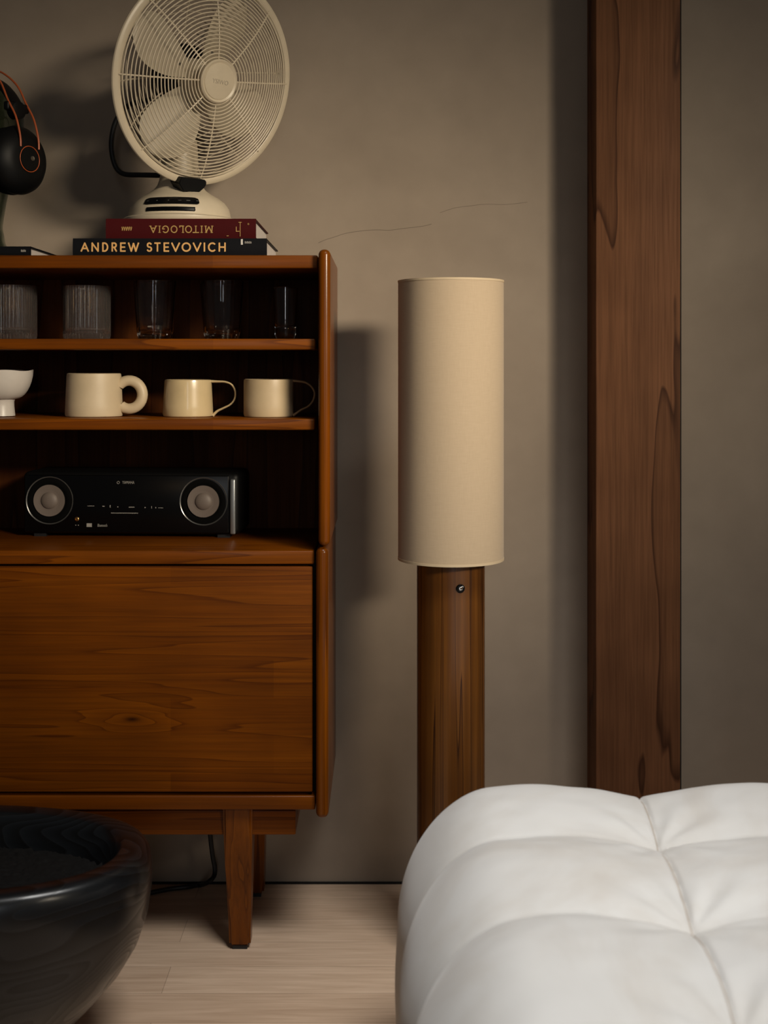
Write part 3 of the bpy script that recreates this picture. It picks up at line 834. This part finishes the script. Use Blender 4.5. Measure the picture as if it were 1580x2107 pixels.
# ------------------------------------------------------------------ tufted ottoman
ox0, ox1, oy0, oy1 = .023, 1.02, .72, 1.955
r = .13
colseams = [.352, .690]; rowseams = [1.697, 1.455, 1.213, .971]
ztop = .424
otto = thing('tufted_ottoman', 'large white velvet ottoman with tufted cushions in the right foreground', 'ottoman', ((ox0 + ox1) / 2, (oy0 + oy1) / 2, 0))
def near(v, seams): return min(abs(v - s) for s in seams)
def slant(x, y): return x - (y - 1.45) * .055     # the seam leans a little
def tuft(x, y):
    xs = slant(x, y)
    dc = near(xs, colseams); dr = near(y, rowseams)
    fx = 1 - max(0, 1 - dc / .175) ** 2.0
    fy = 1 - max(0, 1 - dr / .122) ** 2.1
    z = .023 * fy * (1 - fx) + .023 * fx * (1 - fy) + .0425 * fx * fy
    # seam grooves
    z -= .0062 * math.exp(-(dc / .0032) ** 2) * (.45 + .55 * fy)
    z -= .0030 * math.exp(-(dr / .0045) ** 2) * (.25 + .75 * max(0, 1 - abs(dc - .0) / .10))
    z -= .0026 * math.exp(-(dr / .005) ** 2) * max(0, 1 - (x - ox0) / .22)
    # gathered folds running out from each button
    rr_ = math.hypot(dc, dr)
    if rr_ < .22:
        sy = min(rowseams, key=lambda s: abs(s - y)); sx2 = min(colseams, key=lambda s: abs(s - xs))
        th = math.atan2(y - sy, xs - sx2)
        z += .0022 * math.cos(9 * th + 1.3 * sy * 7) * math.exp(-((rr_ - .06) / .045) ** 2)
    z += .0035 * noise.noise(Vector((x * 7, y * 9, 2.0))) + .0012 * noise.noise(Vector((x * 24, y * 30, 5.0)))
    return z
def side(s, z):
    dr = near(s, rowseams + [1.94])
    fy = 1 - max(0, 1 - dr / .12) ** 2.4
    return -.016 + .017 * fy - .003 * math.exp(-(dr / .004) ** 2) + .003 * noise.noise(Vector((s * 9, z * 7, 1)))
def axis_pts(a, b, step):
    n = max(1, round((b - a) / step)); return [a + (b - a) * i / n for i in range(n + 1)]
def omap(p):
    q = Vector((min(max(p.x, ox0 + r), ox1 - r), min(max(p.y, oy0 + r), oy1 - r), min(p.z, ztop - r)))
    d = p - q
    if d.length < 1e-9: return p
    n = d.normalized()
    b = q + n * r
    w = max(0, n.z) ** 1.5
    s = b.y if abs(n.x) >= abs(n.y) else b.x + .14
    xx = min(max(b.x, ox0), ox1)
    low = 1.0 if p.z > .05 else p.z / .05
    disp = w * tuft(b.x, b.y) + (1 - w) * (side(s, b.z) + .006 * math.sin(PI * min(1, max(0, b.z / .40)))) * low
    out = b + n * disp
    out.z -= .036 * max(0, 1 - (max(out.x, ox0) - ox0) / .22) ** 2 * min(1, max(0, (b.z - .15) / .2))
    return out
xs_ = axis_pts(ox0, .30, .0055)[:-1] + axis_pts(.30, .40, .0022)[:-1] + axis_pts(.40, ox1, .0055); ys_ = axis_pts(oy0, oy1, .0055); zs_ = axis_pts(0, .30, .02)[:-1] + axis_pts(.30, ztop, .006)
bm = bmesh.new()
def sheet(us, vs, f):
    g = [[bm.verts.new(omap(f(u, v))) for v in vs] for u in us]
    for i in range(len(us) - 1):
        for j in range(len(vs) - 1): bm.faces.new((g[i][j], g[i + 1][j], g[i + 1][j + 1], g[i][j + 1]))
sheet(xs_, ys_, lambda u, v: Vector((u, v, ztop)))
sheet(ys_, zs_, lambda u, v: Vector((ox0, u, v))); sheet(ys_, zs_, lambda u, v: Vector((ox1, u, v)))
sheet(xs_, zs_, lambda u, v: Vector((u, oy0, v))); sheet(xs_, zs_, lambda u, v: Vector((u, oy1, v)))
bmesh.ops.remove_doubles(bm, verts=bm.verts, dist=.0006)
obj('upholstery', bm, M_velvet, otto, angle=80)

M_seam = plain('seam_thread', (.40, .35, .30), .8)
for cs in colseams:
    pts = []
    for k in range(121):
        yy = .86 + (1.925 - .86) * k / 120
        q = omap(Vector((cs + (yy - 1.45) * .055, yy, ztop))); pts.append(q + Vector((0, 0, .0006)))
    bm = bmesh.new(); add_tube(bm, pts, .0011, 6)
    obj('seam', bm, M_seam, otto)

# ------------------------------------------------------------------ charred bowl
bc = Vector((-.748, 1.965, 0)); ba, bb = .386, .212
bowl = thing('bowl', 'large oval black charred-wood bowl on the floor at lower left', 'bowl', bc)
def sring(s, z, n=120, ds=0.0, ex=2.35):
    out = []
    for j in range(n):
        a = 2 * PI * j / n; c_, s_ = math.cos(a), math.sin(a)
        kx = math.copysign(abs(c_) ** (2 / ex), c_); ky = math.copysign(abs(s_) ** (2 / ex), s_)
        out.append(bc + Vector(((ba * s - ds) * kx, (bb * s - ds) * ky, z)))
    return out
RIM = .328
oprof = [(.44, 0), (.50, .004), (.60, .028), (.70, .062), (.80, .102), (.89, .142), (.95, .180), (.985, .220), (1.0, .260), (1.004, .286), (1.0, .300), (.992, .311), (.981, .319), (.968, .3245)]
rings = [sring(s, z) for s, z in oprof] + [sring(.985, RIM - .001, ds=.011), sring(.985, RIM, ds=.016), sring(.985, RIM - .001, ds=.036), sring(.985, RIM - .005, ds=.042)]
rings += [sring(.985, z, ds=.044 + (RIM - z) * .25) for z in (.31, .28, .24)] + [sring(.985, .2, ds=.09)]
bm = bmesh.new(); add_loft(bm, rings, True, True, True)
obj('shell', bm, M_bowl, bowl, angle=60)
bm = bmesh.new(); rings = []
for i in range(1, 70):
    u = i / 69; ring = []
    for p in sring(.985, 0, 260, ds=.053):
        q = bc + (p - bc) * u
        v = Vector((q.x * 140, q.y * 140, 0))
        f = noise.noise(v) * .5 + noise.noise(v * 2.3) * .35
        q.z = .272 + .011 * f + .012 * (1 - u * u); ring.append(q)
    rings.append(ring)
add_loft(bm, rings, True, True, False)
gv = obj('gravel', bm, M_gravel, None, angle=180)
tag(gv, 'loose black gravel filling the charred bowl', 'gravel'); gv['kind'] = 'stuff'

# ------------------------------------------------------------------ light
def area(name, loc, aim, sx, sy, power, col, spread=180):
    L = bpy.data.lights.new(name, 'AREA'); L.shape = 'RECTANGLE'; L.size = sx; L.size_y = sy
    L.energy = power; L.color = col; L.spread = R_(spread)
    o = bpy.data.objects.new(name, L); C.objects.link(o); o.location = loc
    o.rotation_euler = (Vector(aim) - Vector(loc)).to_track_quat('-Z', 'Y').to_euler(); return o
area('assumed_window_light', (2.95, -1.65, 2.45), (-.24, 2.45, 1.12), 1.25, .5, 4.75, (1.0, .86, .66), 20)  # unseen window on the right, assumed from the direction of the shadows
area('assumed_skylight', (.78, .55, 3.1), (.18, 1.74, .0), 1.0, 1.0, 7.4, (1.0, .985, .95), 45)  # unseen overhead light, assumed from the bright floor and ottoman top
area('added_rear_glint_light', (.25, -3.0, 1.45), (.0, 2.3, 1.1), .5, 1.5, 9.0, (.92, .96, 1.0))  # unseen assumed window, added behind the camera for streaks reflected in the glasses
pl = bpy.data.lights.new('added_warm_glint_light', 'POINT'); pl.energy = 3.0; pl.color = (1.0, .62, .24); pl.shadow_soft_size = .11  # added warm point source, no lamp seen; puts gold glints on the glasses
po = bpy.data.objects.new('added_warm_glint_light', pl); C.objects.link(po); po.location = (-.70, -1.6, 1.42)
w = bpy.data.worlds.new('room_ambient'); sc.world = w; w.use_nodes = True
w.node_tree.nodes['Background'].inputs[0].default_value = (.95, .91, .88, 1)
w.node_tree.nodes['Background'].inputs[1].default_value = .036

# ------------------------------------------------------------------ camera
cd = bpy.data.cameras.new('camera'); cam = bpy.data.objects.new('camera', cd); C.objects.link(cam)
cam.location = (0, 0, HC); cam.rotation_euler = (PI / 2, 0, 0)
cd.sensor_fit = 'HORIZONTAL'; cd.sensor_width = 24; cd.lens = 24 * F / 1580
cd.shift_x = 0; cd.shift_y = -(1053.5 - HY) / 1580
cd.clip_start = .05; cd.dof.use_dof = True; cd.dof.focus_distance = 2.33; cd.dof.aperture_fstop = 3.5
sc.camera = cam
sc.view_settings.view_transform = 'Standard'; sc.view_settings.look = 'None'
sc.view_settings.exposure = 0; sc.view_settings.gamma = 1; sc.view_settings.use_curve_mapping = False
sc.cycles.use_denoising = True; sc.cycles.max_bounces = 10; sc.cycles.transmission_bounces = 10; sc.cycles.caustics_refractive = True
sc.cycles.sample_clamp_indirect = 3
